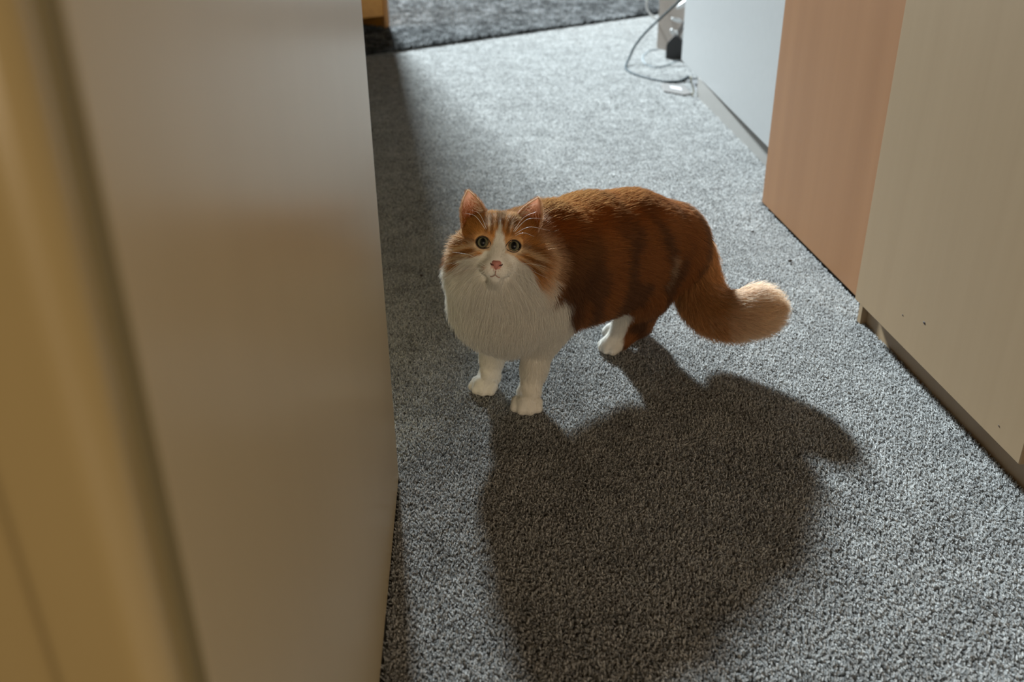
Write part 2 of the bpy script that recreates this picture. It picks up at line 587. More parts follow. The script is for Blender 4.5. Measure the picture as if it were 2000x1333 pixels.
pn, pm, pf = clip_floor(pn), clip_floor(pm), clip_floor(pf)
ph = grid_pts(-1.9, -0.2, 1.3, 6.2, 0.0062)
ph = ph[(ph[:, 0] <= -0.17 * ph[:, 1] - 0.02) & ((ph - RA) @ RN < 0.02)]     # the part hidden behind the door leaf
allp, allL, allr = [], [], []
for p, sc in ((pn, 0.82), (pm, 1.15), (pf, 1.6), (ph, 2.2)):
    allp.append(p)
    allL.append(RNG.uniform(0.0075, 0.0115, len(p)) * (0.75 + 0.25 * sc))
    allr.append(np.full(len(p), 0.00135 * sc))
xy = np.concatenate(allp)
pts = lean_strands(xy, FLOOR_Z, np.concatenate(allL), 0.62, 4)
p3 = np.concatenate([xy, np.zeros((len(xy), 1))], 1)
blot = vnoise(p3, 16, 5) * 0.55 + vnoise(p3, 48, 6) * 0.45
tn = np.clip(0.5 + (blot - 0.5) * 0.35 + RNG.normal(0, 0.26, len(xy)), 0, 1)
g = 0.16 + 0.44 * tn
tint = np.stack([g * 1.0, g * 1.0, g * 0.98], 1)
rad = np.concatenate(allr)[:, None] * np.array([1.0, 1.05, 1.0, 0.72])[None]
cp = strands('carpet_pile', pts, rad, tint, M['carpet_pile'], floor)
cp['kind'] = 'stuff'
# ================================================================== the cat
# skeleton in world metres; the head has its own frame (r to its image right, u up, f out of the face)
EYE = np.array([0.052, 1.370, 0.344])
Hf = np.array([-0.0354, -0.9376, 0.3460])
Hf /= np.linalg.norm(Hf)
_r = np.array([0.9934, -0.043, 0.0])
_r = _r - Hf * _r.dot(Hf)
_r /= np.linalg.norm(_r)
_u = np.cross(Hf, _r)
_u = _u if _u[2] > 0 else -_u
ROLL = math.radians(6.6)
Hr = _r * math.cos(ROLL) - _u * math.sin(ROLL)
Hu = _r * math.sin(ROLL) + _u * math.cos(ROLL)
HM = np.stack([Hr, Hu, Hf])                       # world -> head rows


def HW(r, u, f):
    """head millimetres -> world"""
    return EYE + (r * Hr + u * Hu + f * Hf) * 0.001


def to_head(p):
    return (p - EYE) @ HM.T * 1000.0


PR = []      # primitives: a, b, ra, rb, k(blend), flow dir, region


def cap(a, b, ra, rb, k=0.02, flow=None, reg='body'):
    a, b = np.array(a, float), np.array(b, float)
    if flow is None:
        d = b - a
        flow = d / (np.linalg.norm(d) + 1e-9)
    else:
        flow = np.array(flow, float)
        flow /= np.linalg.norm(flow)
    PR.append((a, b, ra, rb, k, flow, reg))


DOWN = (0, 0, -1)
BACK = (0.80, 0.58, -0.15)
# trunk
cap((0.150, 1.515, 0.278), (0.222, 1.572, 0.258), 0.074, 0.092, 0.04, BACK)
cap((0.222, 1.572, 0.254), (0.310, 1.625, 0.246), 0.092, 0.090, 0.04, BACK)
cap((0.310, 1.625, 0.246), (0.392, 1.675, 0.226), 0.088, 0.076, 0.04, (0.8, 0.5, -0.3))
cap((0.170, 1.530, 0.190), (0.260, 1.600, 0.178), 0.070, 0.062, 0.04, (0.7, 0.5, -0.6), 'belly')
# withers / neck / chest
cap((0.150, 1.500, 0.292), (0.095, 1.468, 0.302), 0.062, 0.054, 0.04, (0.7, 0.55, -0.25), 'neck')
cap((0.095, 1.465, 0.290), (0.072, 1.440, 0.315), 0.056, 0.048, 0.03, (0.5, 0.6, -0.5), 'neck')
cap((0.072, 1.452, 0.245), (0.070, 1.462, 0.195), 0.064, 0.068, 0.035, (-0.05, -0.35, -1), 'chest')
cap((0.070, 1.465, 0.195), (0.078, 1.480, 0.160), 0.068, 0.056, 0.035, (0, -0.15, -1), 'chest')
cap((0.130, 1.490, 0.240), (0.130, 1.490, 0.185), 0.062, 0.056, 0.035, (0.25, 0, -1), 'chest')
cap((0.036, 1.436, 0.272), (0.044, 1.452, 0.215), 0.064, 0.068, 0.04, (-0.25, -0.1, -1), 'chest')
cap((0.100, 1.455, 0.262), (0.105, 1.470, 0.215), 0.058, 0.062, 0.04, (0.25, -0.1, -1), 'chest')
# front left leg (right in view)
cap((0.150, 1.495, 0.230), (0.131, 1.486, 0.135), 0.048, 0.040, 0.03, DOWN, 'fleg')
cap((0.131, 1.486, 0.135), (0.118, 1.464, 0.068), 0.038, 0.0215, 0.02, DOWN, 'fleg')
cap((0.117, 1.464, 0.070), (0.109, 1.450, 0.030), 0.0200, 0.0195, 0.015, DOWN, 'fleg')
# front right leg
cap((0.052, 1.510, 0.215), (0.048, 1.526, 0.128), 0.046, 0.037, 0.03, DOWN, 'fleg')
cap((0.048, 1.526, 0.128), (0.043, 1.530, 0.062), 0.035, 0.0210, 0.02, DOWN, 'fleg')
cap((0.043, 1.530, 0.065), (0.038, 1.522, 0.028), 0.0195, 0.0190, 0.015, DOWN, 'fleg')


def paw(c, fwd, scale=1.0, reg='paw'):
    c = np.array(c, float)
    fx = np.array([fwd[0], fwd[1], 0.0])
    fx /= np.linalg.norm(fx)
    sx = np.array([-fx[1], fx[0], 0.0])
    z = np.array([0, 0, 1.0])
    s = scale
    cap(c - fx * 0.006 * s + z * 0.018 * s, c + fx * 0.012 * s + z * 0.016 * s, 0.0185 * s, 0.0175 * s, 0.012, fx + z * -0.3, reg)
    for k, (o, l, r) in enumerate(((-0.0185, 0.017, 0.0085), (-0.0065, 0.0235, 0.0095), (0.0065, 0.0235, 0.0095), (0.0185, 0.017, 0.0085))):
        a = c + sx * o * 0.85 * s + fx * 0.006 * s + z * 0.015 * s
        b_ = c + sx * o * s + fx * l * s + z * 0.0095 * s
        cap(a, b_, 0.0105 * s, r * s, 0.0028, fx + z * -0.4, reg)


paw((0.102, 1.436, 0.000), (-0.16, -1.0), 1.10)
paw((0.030, 1.510, 0.000), (-0.55, -0.85), 1.06)
# hind left leg: thigh, shank, hock, metatarsus, paw
cap((0.385, 1.660, 0.215), (0.345, 1.628, 0.150), 0.074, 0.052, 0.035, (0.35, 0.25, -0.9), 'thigh')
cap((0.342, 1.628, 0.150), (0.346, 1.655, 0.078), 0.048, 0.028, 0.025, (0.1, 0.2, -1), 'hleg')
cap((0.350, 1.655, 0.085), (0.352, 1.672, 0.050), 0.026, 0.018, 0.02, DOWN, 'hleg')
cap((0.352, 1.672, 0.048), (0.312, 1.660, 0.022), 0.0205, 0.0185, 0.018, (-0.8, -0.2, -0.4), 'hleg')
cap((0.322, 1.640, 0.110), (0.303, 1.655, 0.030), 0.026, 0.017, 0.02, DOWN, 'hleg')
paw((0.298, 1.655, 0.000), (-1.0, -0.50), 1.05, 'hpaw')
# hind right leg (behind)
cap((0.375, 1.715, 0.205), (0.345, 1.720, 0.140), 0.066, 0.048, 0.035, (0.3, 0.3, -0.9), 'thigh')
cap((0.345, 1.720, 0.140), (0.360, 1.750, 0.070), 0.042, 0.023, 0.025, (0.1, 0.2, -1), 'hleg')
cap((0.360, 1.750, 0.070), (0.358, 1.755, 0.045), 0.023, 0.018, 0.02, DOWN, 'hleg')
cap((0.358, 1.755, 0.045), (0.330, 1.735, 0.020), 0.0180, 0.0165, 0.015, (-0.8, -0.2, -0.4), 'hleg')
paw((0.312, 1.722, 0.000), (-1.0, -0.35), 0.92, 'hpaw')
# tail
TAIL = catmull([(0.408, 1.690, 0.236), (0.440, 1.692, 0.205), (0.452, 1.680, 0.165), (0.462, 1.655, 0.132), (0.478, 1.618, 0.112), (0.506, 1.586, 0.109),
                (0.534, 1.566, 0.120), (0.552, 1.555, 0.129)], 3)
for i in range(len(TAIL) - 1):
    t = i / (len(TAIL) - 1)
    r0 = 0.036 - 0.010 * t
    cap(TAIL[i], TAIL[i + 1], r0 + 0.002 * (1 - t), r0, 0.012, None, 'tail')
# head (millimetres in its own frame)


def hcap(a, b, ra, rb, k=8, reg='head'):
    cap(HW(*a), HW(*b), ra * 0.001, rb * 0.001, k * 0.001, Hu, reg)


hcap((-13, 8, -50), (13, 8, -50), 43, 43, 10)
hcap((-30, -18, -44), (-30, -18, -44), 32, 32, 14)
hcap((36, -18, -44), (46, -22, -46), 33, 31, 14)
hcap((50, -24, -46), (55, -30, -50), 26, 25, 10)
hcap((-20, 17, -14), (-27, 14, -20), 12, 12, 12)
hcap((20, 17, -14), (27, 14, -20), 12, 12, 12)
hcap((0, 6, -16), (0, -24, 4), 14, 9.5, 12)
hcap((0, -26, -14), (0, -36, -4), 22, 19, 12)
hcap((-10, -41, 2), (-14, -40, -4), 12.5, 12, 5)
hcap((10, -41, 2), (14, -40, -4), 12.5, 12, 5)
hcap((0, -57, -12), (0, -55, -4), 12, 9, 7)
hcap((-30, -10, -20), (-40, -16, -34), 16, 18, 12)
hcap((30, -10, -20), (40, -16, -34), 16, 18, 12)
for s in (-1, 1):
    hcap((s * 40, 26, -64), (s * 44, 40, -72), 17, 9, 12)      # ear roots
cap(HW(0, -20, -70), (0.092, 1.462, 0.290), 0.046, 0.055, 0.03, (0.5, 0.6, -0.5), 'neck')

EYES = [HW(-25.2, 0.3, -13.5), HW(25.2, -0.3, -13.5)]
EYE_R = 0.0112

# ---- evaluate the blended distance field on a grid
h = 0.0026
lo = np.array([-0.075, 1.335, -0.010])
hi = np.array([0.625, 1.83, 0.435])
dim = np.ceil((hi - lo) / h).astype(int) + 1
F = np.full(dim, 1.0, np.float32)
ax = [lo[i] + h * np.arange(dim[i]) for i in range(3)]


def cap_dist(p, a, b, ra, rb):
    ab = b - a
    L2 = ab.dot(ab)
    t = np.clip(((p - a) @ ab) / L2, 0, 1) if L2 > 1e-12 else np.zeros(p.shape[:-1])
    return np.linalg.norm(p - a - t[..., None] * ab, axis=-1) - (ra + (rb - ra) * t)


def sub(a, b, pad):
    i0 = np.maximum(np.floor((np.minimum(a, b) - pad - lo) / h).astype(int), 0)
    i1 = np.minimum(np.ceil((np.maximum(a, b) + pad - lo) / h).astype(int) + 1, dim)
    return i0, i1


for (a, b_, ra, rb, k, fl, reg) in PR:
    i0, i1 = sub(a, b_, max(ra, rb) + k + 3 * h)
    g = np.stack(np.meshgrid(ax[0][i0[0]:i1[0]], ax[1][i0[1]:i1[1]], ax[2][i0[2]:i1[2]], indexing='ij'), -1)
    d = cap_dist(g, a, b_, ra, rb).astype(np.float32)
    S = F[i0[0]:i1[0], i0[1]:i1[1], i0[2]:i1[2]]
    hh = np.maximum(k - np.abs(S - d), 0) / k
    S[...] = np.minimum(S, d) - hh * hh * k * 0.25
for e in EYES:                                       # eye sockets
    c = e + Hf * 0.0015
    i0, i1 = sub(c, c, EYE_R + 4 * h)
    g = np.stack(np.meshgrid(ax[0][i0[0]:i1[0]], ax[1][i0[1]:i1[1]], ax[2][i0[2]:i1[2]], indexing='ij'), -1)
    S = F[i0[0]:i1[0], i0[1]:i1[1], i0[2]:i1[2]]
    S[...] = np.maximum(S, -(np.linalg.norm(g - c, axis=-1) - EYE_R - 0.0002).astype(np.float32))


def surface_nets(F):
    ins = F < 0
    nx, ny, nz = np.array(F.shape) - 1
    acc = np.zeros((nx, ny, nz, 3), np.float32)
    cnt = np.zeros((nx, ny, nz), np.float32)
    for axis in range(3):
        A = np.moveaxis(F, axis, 0)
        I = np.moveaxis(ins, axis, 0)
        cross = I[:-1] != I[1:]
        den = np.where(cross, A[:-1] - A[1:], 1)
        t = np.where(cross, A[:-1] / den, 0)
        cross = np.moveaxis(cross, 0, axis)
        t = np.moveaxis(t, 0, axis)
        o = [x for x in range(3) if x != axis]
        for d1 in (0, 1):
            for d2 in (0, 1):
                sl = [slice(None)] * 3
                sl[o[0]] = slice(d1, d1 + acc.shape[o[0]])
                sl[o[1]] = slice(d2, d2 + acc.shape[o[1]])
                c = cross[tuple(sl)]
                cnt += c
                acc[..., axis] += np.where(c, t[tuple(sl)], 0)
                acc[..., o[0]] += c * d1
                acc[..., o[1]] += c * d2
    act = cnt > 0
    idx = -np.ones(act.shape, np.int64)
    idx[act] = np.arange(act.sum())
    cell = np.argwhere(act)
    V = lo + h * (cell + acc[act] / cnt[act][:, None])
    Q = []
    for axis in range(3):
        o = [x for x in range(3) if x != axis]
        sl0 = [slice(None)] * 3
        sl1 = [slice(None)] * 3
        sl0[axis], sl1[axis] = slice(0, -1), slice(1, None)
        a, b_ = ins[tuple(sl0)], ins[tuple(sl1)]
        e = np.argwhere(a != b_)
        e = e[(e[:, o[0]] > 0) & (e[:, o[1]] > 0) & (e[:, o[0]] < act.shape[o[0]]) & (e[:, o[1]] < act.shape[o[1]])]
        flip = a[tuple(e.T)]
        c = []
        for d1, d2 in ((0, 0), (1, 0), (1, 1), (0, 1)):
            q = e.copy()
            q[:, o[0]] -= d1
            q[:, o[1]] -= d2
            c.append(idx[tuple(q.T)])
        c = np.stack(c, 1)
        if axis == 1:
            flip = ~flip
        c[~flip] = c[~flip][:, ::-1]
        Q.append(c)
    return V, np.concatenate(Q)


V, Q = surface_nets(F)
for _ in range(2):                                   # light relaxation
    s_, n_ = np.zeros_like(V), np.zeros(len(V))
    for i in range(4):
        for j in (1, 3):
            np.add.at(s_, Q[:, i], V[Q[:, (i + j) % 4]])
            np.add.at(n_, Q[:, i], 1)
    V = V * 0.5 + 0.5 * s_ / np.maximum(n_, 1)[:, None]
V[:, 2] = np.maximum(V[:, 2], -0.002)
fn = np.cross(V[Q[:, 2]] - V[Q[:, 0]], V[Q[:, 3]] - V[Q[:, 1]])
VN = np.zeros_like(V)
for i in range(4):
    np.add.at(VN, Q[:, i], fn)
VN /= np.linalg.norm(VN, axis=1)[:, None] + 1e-12
if ((V - V.mean(0)) * VN).sum() < 0:
    VN, Q = -VN, Q[:, ::-1]

# ---- per-vertex blend of the primitives: flow and region weights
REG = ['body', 'belly', 'neck', 'chest', 'fleg', 'paw', 'thigh', 'hleg', 'hpaw', 'tail', 'head']
D = np.stack([cap_dist(V, p[0], p[1], p[2], p[3]) for p in PR], 1)
W = np.exp(-(D - D.min(1, keepdims=True)) / 0.012)
W /= W.sum(1, keepdims=True)
FLOW = W @ np.stack([p[5] for p in PR])
RW_ = np.zeros((len(V), len(REG)))
for i, p in enumerate(PR):
    RW_[:, REG.index(p[6])] += W[:, i]
HP = to_head(V)
hd = HP - np.array([0, -22, 30.0])
hd = hd / (np.linalg.norm(hd, axis=1)[:, None] + 1e-9)
hd[:, 1] -= 0.35 * np.clip((-HP[:, 1] + 5) / 30, 0, 1)
hflow = hd @ HM
wh = RW_[:, REG.index('head')][:, None]
FLOW = FLOW * (1 - wh) + hflow * wh
FLOW += 0.20 * np.stack([vnoise(V, 38, 21) - 0.5, vnoise(V, 38, 22) - 0.5, vnoise(V, 38, 23) - 0.5], 1)
FLOW -= VN * (FLOW * VN).sum(1)[:, None]
FLOW /= np.linalg.norm(FLOW, axis=1)[:, None] + 1e-9

#                body   belly  neck   chest  fleg   paw    thigh  hleg   hpaw   tail   head
LEN = np.array([0.026, 0.032, 0.034, 0.034, 0.014, 0.0038, 0.028, 0.014, 0.0038, 0.043, 0.012])
LIFT = np.array([0.30, 0.45, 0.45, 0.42, 0.30, 0.30, 0.40, 0.30, 0.30, 0.62, 0.26])
vl, vlift = RW_ @ LEN, RW_ @ LIFT
cheek = np.clip((np.abs(HP[:, 0]) - 30) / 24, 0, 1) * np.clip((18 - HP[:, 1]) / 24, 0, 1) * np.clip((HP[:, 2] + 95) / 30, 0, 1) * wh[:, 0]
vl = vl + cheek * 0.022
vlift = vlift + cheek * 0.55
under = np.clip((-HP[:, 1] - 52) / 15, 0, 1) * wh[:, 0]
vl = vl + under * 0.016
front = np.clip((HP[:, 2] + 26) / 22, 0, 1) * wh[:, 0]
vl = vl * (1 - 0.62 * front)
nose_d = np.linalg.norm((HP - np.array([0, -29, 12])) / np.array([1, 1, 1.3]), axis=1)


# ---- coat colours (albedo): white, orange, darker tabby bands, cream tail tip
WHITE = np.array([0.80, 0.77, 0.71])
ORANGE = np.array([0.40, 0.150, 0.045])
GOLD = np.array([0.49, 0.20, 0.052])
RUST = np.array([0.160, 0.075, 0.038])
CREAM = np.array([0.78, 0.57, 0.38])
PINK = np.array([0.62, 0.30, 0.24])


def sstep(a, b_, x):
    t = np.clip((x - a) / (b_ - a), 0, 1)
    return t * t * (3 - 2 * t)


TP = TAIL


def coat(p, jit=None):
    hp = to_head(p)
    u, v, f = hp[:, 0], hp[:, 1], hp[:, 2]
    au = np.abs(u)
    n1 = vnoise(p, 55, 1) - 0.5
    n2 = vnoise(p, 130, 2) - 0.5
    d = np.stack([cap_dist(p, q[0], q[1], q[2], q[3]) for q in PR], 1)
    w = np.exp(-(d - d.min(1, keepdims=True)) / 0.008)
    w /= w.sum(1, keepdims=True)
    rw = {r: sum(w[:, i] for i, q in enumerate(PR) if q[6] == r) for r in REG}
    # body: orange with rust swirls
    al = (p - np.array([0.15, 1.5, 0.3])) @ np.array([0.80, 0.58, -0.15])
    band = np.sin((al + 0.35 * (p[:, 2] - 0.25)) * 62 + 3.2 * (vnoise(p, 16, 8) - 0.5) * 2)
    dark = sstep(-0.15, 0.75, band + n1 * 1.0)
    flank = sstep(0.36, 0.26, p[:, 2])
    mixd = np.clip(dark * (0.40 + 0.25 * flank) + 0.42 * flank, 0, 1)[:, None]
    c = ORANGE * (1 - mixd) + RUST * mixd
    col = sstep(0.065, 0.025, np.abs(al + 0.01)) * sstep(0.345, 0.31, p[:, 2])  # shade behind the cheek ruff put into the coat colour
    c = c * (1 - 0.9 * col[:, None]) + RUST * 0.75 * 0.9 * col[:, None]
    # shoulder cape lighter gold
    sh = sstep(0.10, 0.02, np.abs(al - 0.015)) * sstep(0.24, 0.32, p[:, 2])
    c = c * (1 - 0.22 * sh[:, None]) + GOLD * 0.22 * sh[:, None]
    top = (sstep(0.29, 0.345, p[:, 2]) * 0.8)[:, None]
    c = c * (1 - top) + c * np.array([0.76, 0.50, 0.24]) * top  # back coloured deeper to offset the bright daylight falling on it
    # white bib, front legs, belly
    q = p[:, 0] - 0.42 * (p[:, 1] - 1.45)
    edge = 0.152 + 0.020 * n1 * 2 + 0.45 * np.clip(0.19 - p[:, 2], 0, 0.2)
    wb = sstep(0.005, -0.005, q - edge) * sstep(0.315, 0.285, p[:, 2] + 0.5 * np.clip(p[:, 1] - 1.47, 0, 1) + 0.0 * n1)
    legs = np.clip(rw['fleg'] * 1.4 + rw['paw'] + rw['chest'] * 1.0 * sstep(0.19, 0.16, q), 0, 1) * sstep(0.26, 0.22, p[:, 2])
    wb = np.maximum(wb, np.clip(legs * 1.3, 0, 1) * sstep(0.20, 0.17, q))
    wb = np.maximum(wb, sstep(0.12, 0.095, p[:, 2]) * rw['belly'])
    # hind feet and inner thigh patch
    hw = np.clip(rw['hpaw'] + rw['hleg'] * 1.3, 0, 1) * sstep(0.322, 0.306, p[:, 0] - 0.10 * np.clip(p[:, 2] - 0.03, 0, 1)) * sstep(0.135, 0.115, p[:, 2])
    patch = sstep(0.036, 0.024, np.linalg.norm(p - np.array([0.292, 1.612, 0.112]), axis=1))
    patch2 = sstep(0.009, 0.003, np.abs(p[:, 0] - 0.372 - 0.10 * (0.24 - p[:, 2]) + 0.02 * n1)) * sstep(0.165, 0.20, p[:, 2]) * sstep(0.252, 0.235, p[:, 2]) * sstep(1.69, 1.66, p[:, 1]) * 0.35
    wb = np.maximum(np.maximum(wb, hw), patch * 0.85)
    wb = sstep(0.34, 0.66, wb + n1 * 0.25 + n2 * 0.2)
    c = c * (1 - wb[:, None]) + WHITE * wb[:, None]
    # thin pale streak down the hip
    hs = patch2[:, None]
    c = c * (1 - hs) + CREAM * hs
    # tail: orange, cream towards the tip
    dt = np.linalg.norm(p[:, None] - TP[None, ::2], axis=2).argmin(1) / (len(TP[::2]) - 1)
    tc_ = np.array([0.56, 0.29, 0.12]) + 0.0 * dt[:, None]
    tb = sstep(0.66, 0.86, dt + 0.10 * n1)[:, None]
    tc_ = tc_ * (1 - tb) + CREAM * tb
    tw = np.clip(rw['tail'] * 1.2, 0, 1)[:, None]
    c = c * (1 - tw) + tc_ * tw
    # head
    GH = np.array([0.58, 0.28, 0.082])
    hc_ = GH * (1 - 0.35 * sstep(0.1, 0.5, n1 + 0.3)[:, None]) + ORANGE * 0.35 * sstep(0.1, 0.5, n1 + 0.3)[:, None]
    st = np.zeros(len(p))
    for u0, wd in ((0, 4.0), (13, 2.4), (21, 2.2)):          # forehead stripes
        st = np.maximum(st, sstep(wd + 1.2, wd - 1.2, np.abs(au - u0 - 0.10 * (v - 20)) + n2 * 3) * sstep(11, 18, v) * (sstep(46, 36, v) if u0 else sstep(24, 30, v)))
    for u0, v0, du, dv, wd in ((37, 1, 30, -13, 2.6), (33, -12, 30, -12, 2.4), (40, -24, 24, -8, 2.6)):   # cheek streaks
        t = np.clip(((au - u0) * du + (v - v0) * dv) / (du * du + dv * dv), 0, 1)
        dd_ = np.hypot(au - u0 - t * du, v - v0 - t * dv)
        st = np.maximum(st, sstep(wd + 1.4, wd - 1.2, dd_ + n2 * 3) * 0.95)
    st = np.maximum(st, sstep(-40, -62, f) * sstep(0.0, 0.35, n1 + 0.1) * 0.4)
    hc_ = hc_ * (1 - 0.62 * st[:, None]) + RUST * 0.62 * st[:, None]
    pale = np.zeros(len(p))
    for u0, v0, du, dv, wd in ((37, -6, 26, -12, 2.6), (34, -17, 28, -10, 2.2), (16.5, 20, 1.5, 20, 1.3), (8, 24, 2, 18, 1.4)):
        t = np.clip(((au - u0) * du + (v - v0) * dv) / (du * du + dv * dv), 0, 1)
        dd_ = np.hypot(au - u0 - t * du, v - v0 - t * dv)
        pale = np.maximum(pale, sstep(wd + 1.2, wd - 1.2, dd_ + n2 * 3) * 0.62)
    hc_ = hc_ * (1 - pale[:, None]) + np.array([0.76, 0.62, 0.42]) * pale[:, None]
    # pale ring round the eyes
    ed = np.hypot((au - 25.2) / 1.25, v - 0.0)
    ring = sstep(17.5, 14.0, ed) * (0.18 + 0.5 * sstep(2, -5, v))
    hc_ = hc_ * (1 - ring[:, None]) + np.array([0.70, 0.55, 0.38]) * ring[:, None]
    tipc = sstep(52, 68, au) * sstep(-18, -34, f) * 0.75  # pale outer cheek fur, its rim light put into the colour
    hc_ = hc_ * (1 - tipc[:, None]) + CREAM * tipc[:, None]
    # blaze and muzzle
    bw = np.where(v > 6, 8.5 - (v - 6) * 0.27, 8.5 + (6 - v) * 0.22)
    blaze = sstep(1.6, -1.6, au - bw + n2 * 5) * sstep(38, 30, v)
    mz = sstep(2.5, -2.5, v - (-11.5 - 0.44 * np.clip(au - 14, 0, 60) - 1.5 * np.clip(au - 50, 0, 30)) + n2 * 7)
    wf = np.maximum(blaze, mz)
    hc_ = hc_ * (1 - wf[:, None]) + WHITE * wf[:, None]
    fleck = sstep(4.5, 2.5, np.hypot(u + 19, v + 38)) * 0.35
    hc_ = hc_ * (1 - fleck[:, None]) + GOLD * fleck[:, None]
    nose_skin = sstep(7.6, 6.4, np.hypot(u * 0.8, (v + 33))) * sstep(2, 6, f)
    hc_ = hc_ * (1 - nose_skin[:, None]) + PINK * nose_skin[:, None]
    hw_ = np.clip(rw['head'] * 1.25 - 0.1, 0, 1)[:, None]
    c = c * (1 - hw_) + hc_ * hw_
    if jit is not None:
        wht = sstep(0.2, 0.6, c[:, 2])
        c = c * (1 + (jit - 1) * (1 - 0.6 * wht))[:, None]
    return np.clip(c, 0.004, 0.9)


# ---- materials of the cat
def fur_material(name):
    m = bpy.data.materials.new(name)
    m.use_nodes = True
    nt = m.node_tree
    for n in list(nt.nodes):
        nt.nodes.remove(n)
    out = nt.nodes.new('ShaderNodeOutputMaterial')
    a = nt.nodes.new('ShaderNodeAttribute')
    a.attribute_name = 'tint'
    hb = nt.nodes.new('ShaderNodeBsdfHairPrincipled')
    hb.parametrization = 'COLOR'
    hb.inputs['Roughness'].default_value = 0.55
    hb.inputs['Radial Roughness'].default_value = 0.7
    hb.inputs['IOR'].default_value = 1.35
    hb.inputs['Coat'].default_value = 0.0
    nt.links.new(a.outputs['Color'], hb.inputs['Color'])
    df = nt.nodes.new('ShaderNodeBsdfDiffuse')
    nt.links.new(a.outputs['Color'], df.inputs['Color'])
    mx = nt.nodes.new('ShaderNodeMixShader')
    mx.inputs['Fac'].default_value = 0.88
    tl = nt.nodes.new('ShaderNodeBsdfTranslucent')
    nt.links.new(a.outputs['Color'], tl.inputs['Color'])
    m2 = nt.nodes.new('ShaderNodeMixShader')
    m2.inputs['Fac'].default_value = 0.30
    nt.links.new(df.outputs['BSDF'], m2.inputs[1])
    nt.links.new(tl.outputs['BSDF'], m2.inputs[2])
    nt.links.new(hb.outputs['BSDF'], mx.inputs[1])
    nt.links.new(m2.outputs['Shader'], mx.inputs[2])
    nt.links.new(mx.outputs['Shader'], out.inputs['Surface'])
    return m


M['fur'] = fur_material('cat_fur')
m, nt, b = new_mat('cat_skin')
a = nt.nodes.new('ShaderNodeAttribute')
a.attribute_name = 'coat'
nt.links.new(a.outputs['Color'], b.inputs['Base Color'])
b.inputs['Roughness'].default_value = 0.85
b.inputs['Specular IOR Level'].default_value = 0.1
M['skin'] = m
m, nt, b = new_mat('ear_skin')
f_ = noise(nt, 120, 2)
nt.links.new(ramp(nt, f_, [(0.2, (0.60, 0.42, 0.33)), (0.8, (0.68, 0.49, 0.39))]), b.inputs['Base Color'])
b.inputs['Roughness'].default_value = 0.7
b.inputs['Subsurface Weight'].default_value = 0.45
b.inputs['Subsurface Radius'].default_value = (0.003, 0.0018, 0.0013)
b.inputs['Subsurface Scale'].default_value = 1.0
tr_ = nt.nodes.new('ShaderNodeBsdfTranslucent')
tr_.inputs['Color'].default_value = (0.80, 0.56, 0.43, 1)
mx_ = nt.nodes.new('ShaderNodeMixShader')
mx_.inputs['Fac'].default_value = 0.6
nt.links.new(b.outputs['BSDF'], mx_.inputs[1])
nt.links.new(tr_.outputs['BSDF'], mx_.inputs[2])
nt.links.new(mx_.outputs['Shader'], nt.nodes['Material Output'].inputs['Surface'])
M['ear'] = m
M['nose'] = plain_mat('pink_nose', (0.50, 0.20, 0.165), 0.45, 0.4)
M['nostril'] = plain_mat('dark_nostril', (0.10, 0.035, 0.03), 0.6)
M['mouth'] = plain_mat('pink_mouth', (0.42, 0.24, 0.20), 0.6)
M['lid'] = plain_mat('dark_eyelid', (0.075, 0.045, 0.032), 0.5)
M['whisker'] = plain_mat('white_whisker', (0.85, 0.85, 0.82), 0.35)
m, nt, b = new_mat('cat_iris')
tc = nt.nodes.new('ShaderNodeTexCoord')
sp = nt.nodes.new('ShaderNodeSeparateXYZ')
nt.links.new(tc.outputs['Object'], sp.inputs['Vector'])
cx = nt.nodes.new('ShaderNodeCombineXYZ')
nt.links.new(sp.outputs['X'], cx.inputs['X'])
nt.links.new(sp.outputs['Y'], cx.inputs['Y'])
ln = nt.nodes.new('ShaderNodeVectorMath')
ln.operation = 'LENGTH'
nt.links.new(cx.outputs['Vector'], ln.inputs[0])
mr = nt.nodes.new('ShaderNodeMapRange')
mr.inputs['From Max'].default_value = 0.0112
nt.links.new(ln.outputs['Value'], mr.inputs['Value'])
nt.links.new(ramp(nt, mr.outputs['Result'], [(0.0, (0.09, 0.085, 0.05)), (0.40, (0.10, 0.095, 0.055)), (0.55, (0.13, 0.125, 0.08)),
                                             (0.68, (0.19, 0.175, 0.11)), (0.72, (0.10, 0.10, 0.07)), (0.80, (0.012, 0.012, 0.010))]), b.inputs['Base Color'])
b.inputs['Roughness'].default_value = 0.30
b.inputs['Specular IOR Level'].default_value = 0.22
pm_ = nt.nodes.new('ShaderNodeMapping')
pm_.inputs['Scale'].default_value = (1.30, 0.92, 1.0)
pm_.inputs['Location'].default_value = (0.0003, -0.0006, 0.0)
nt.links.new(cx.outputs['Vector'], pm_.inputs['Vector'])
pl_ = nt.nodes.new('ShaderNodeVectorMath')
pl_.operation = 'LENGTH'
nt.links.new(pm_.outputs['Vector'], pl_.inputs[0])
pr_ = nt.nodes.new('ShaderNodeMapRange')
pr_.inputs['From Min'].default_value = 0.0054
pr_.inputs['From Max'].default_value = 0.0064
nt.links.new(pl_.outputs['Value'], pr_.inputs['Value'])
base_col = b.inputs['Base Color'].links[0].from_socket
pmix = nt.nodes.new('ShaderNodeMix')
pmix.data_type = 'RGBA'
pmix.inputs['A'].default_value = (0.003, 0.003, 0.004, 1)
nt.links.new(pr_.outputs['Result'], pmix.inputs['Factor'])
nt.links.new(base_col, pmix.inputs['B'])
nt.links.new(pmix.outputs['Result'], b.inputs['Base Color'])
M['iris'] = m

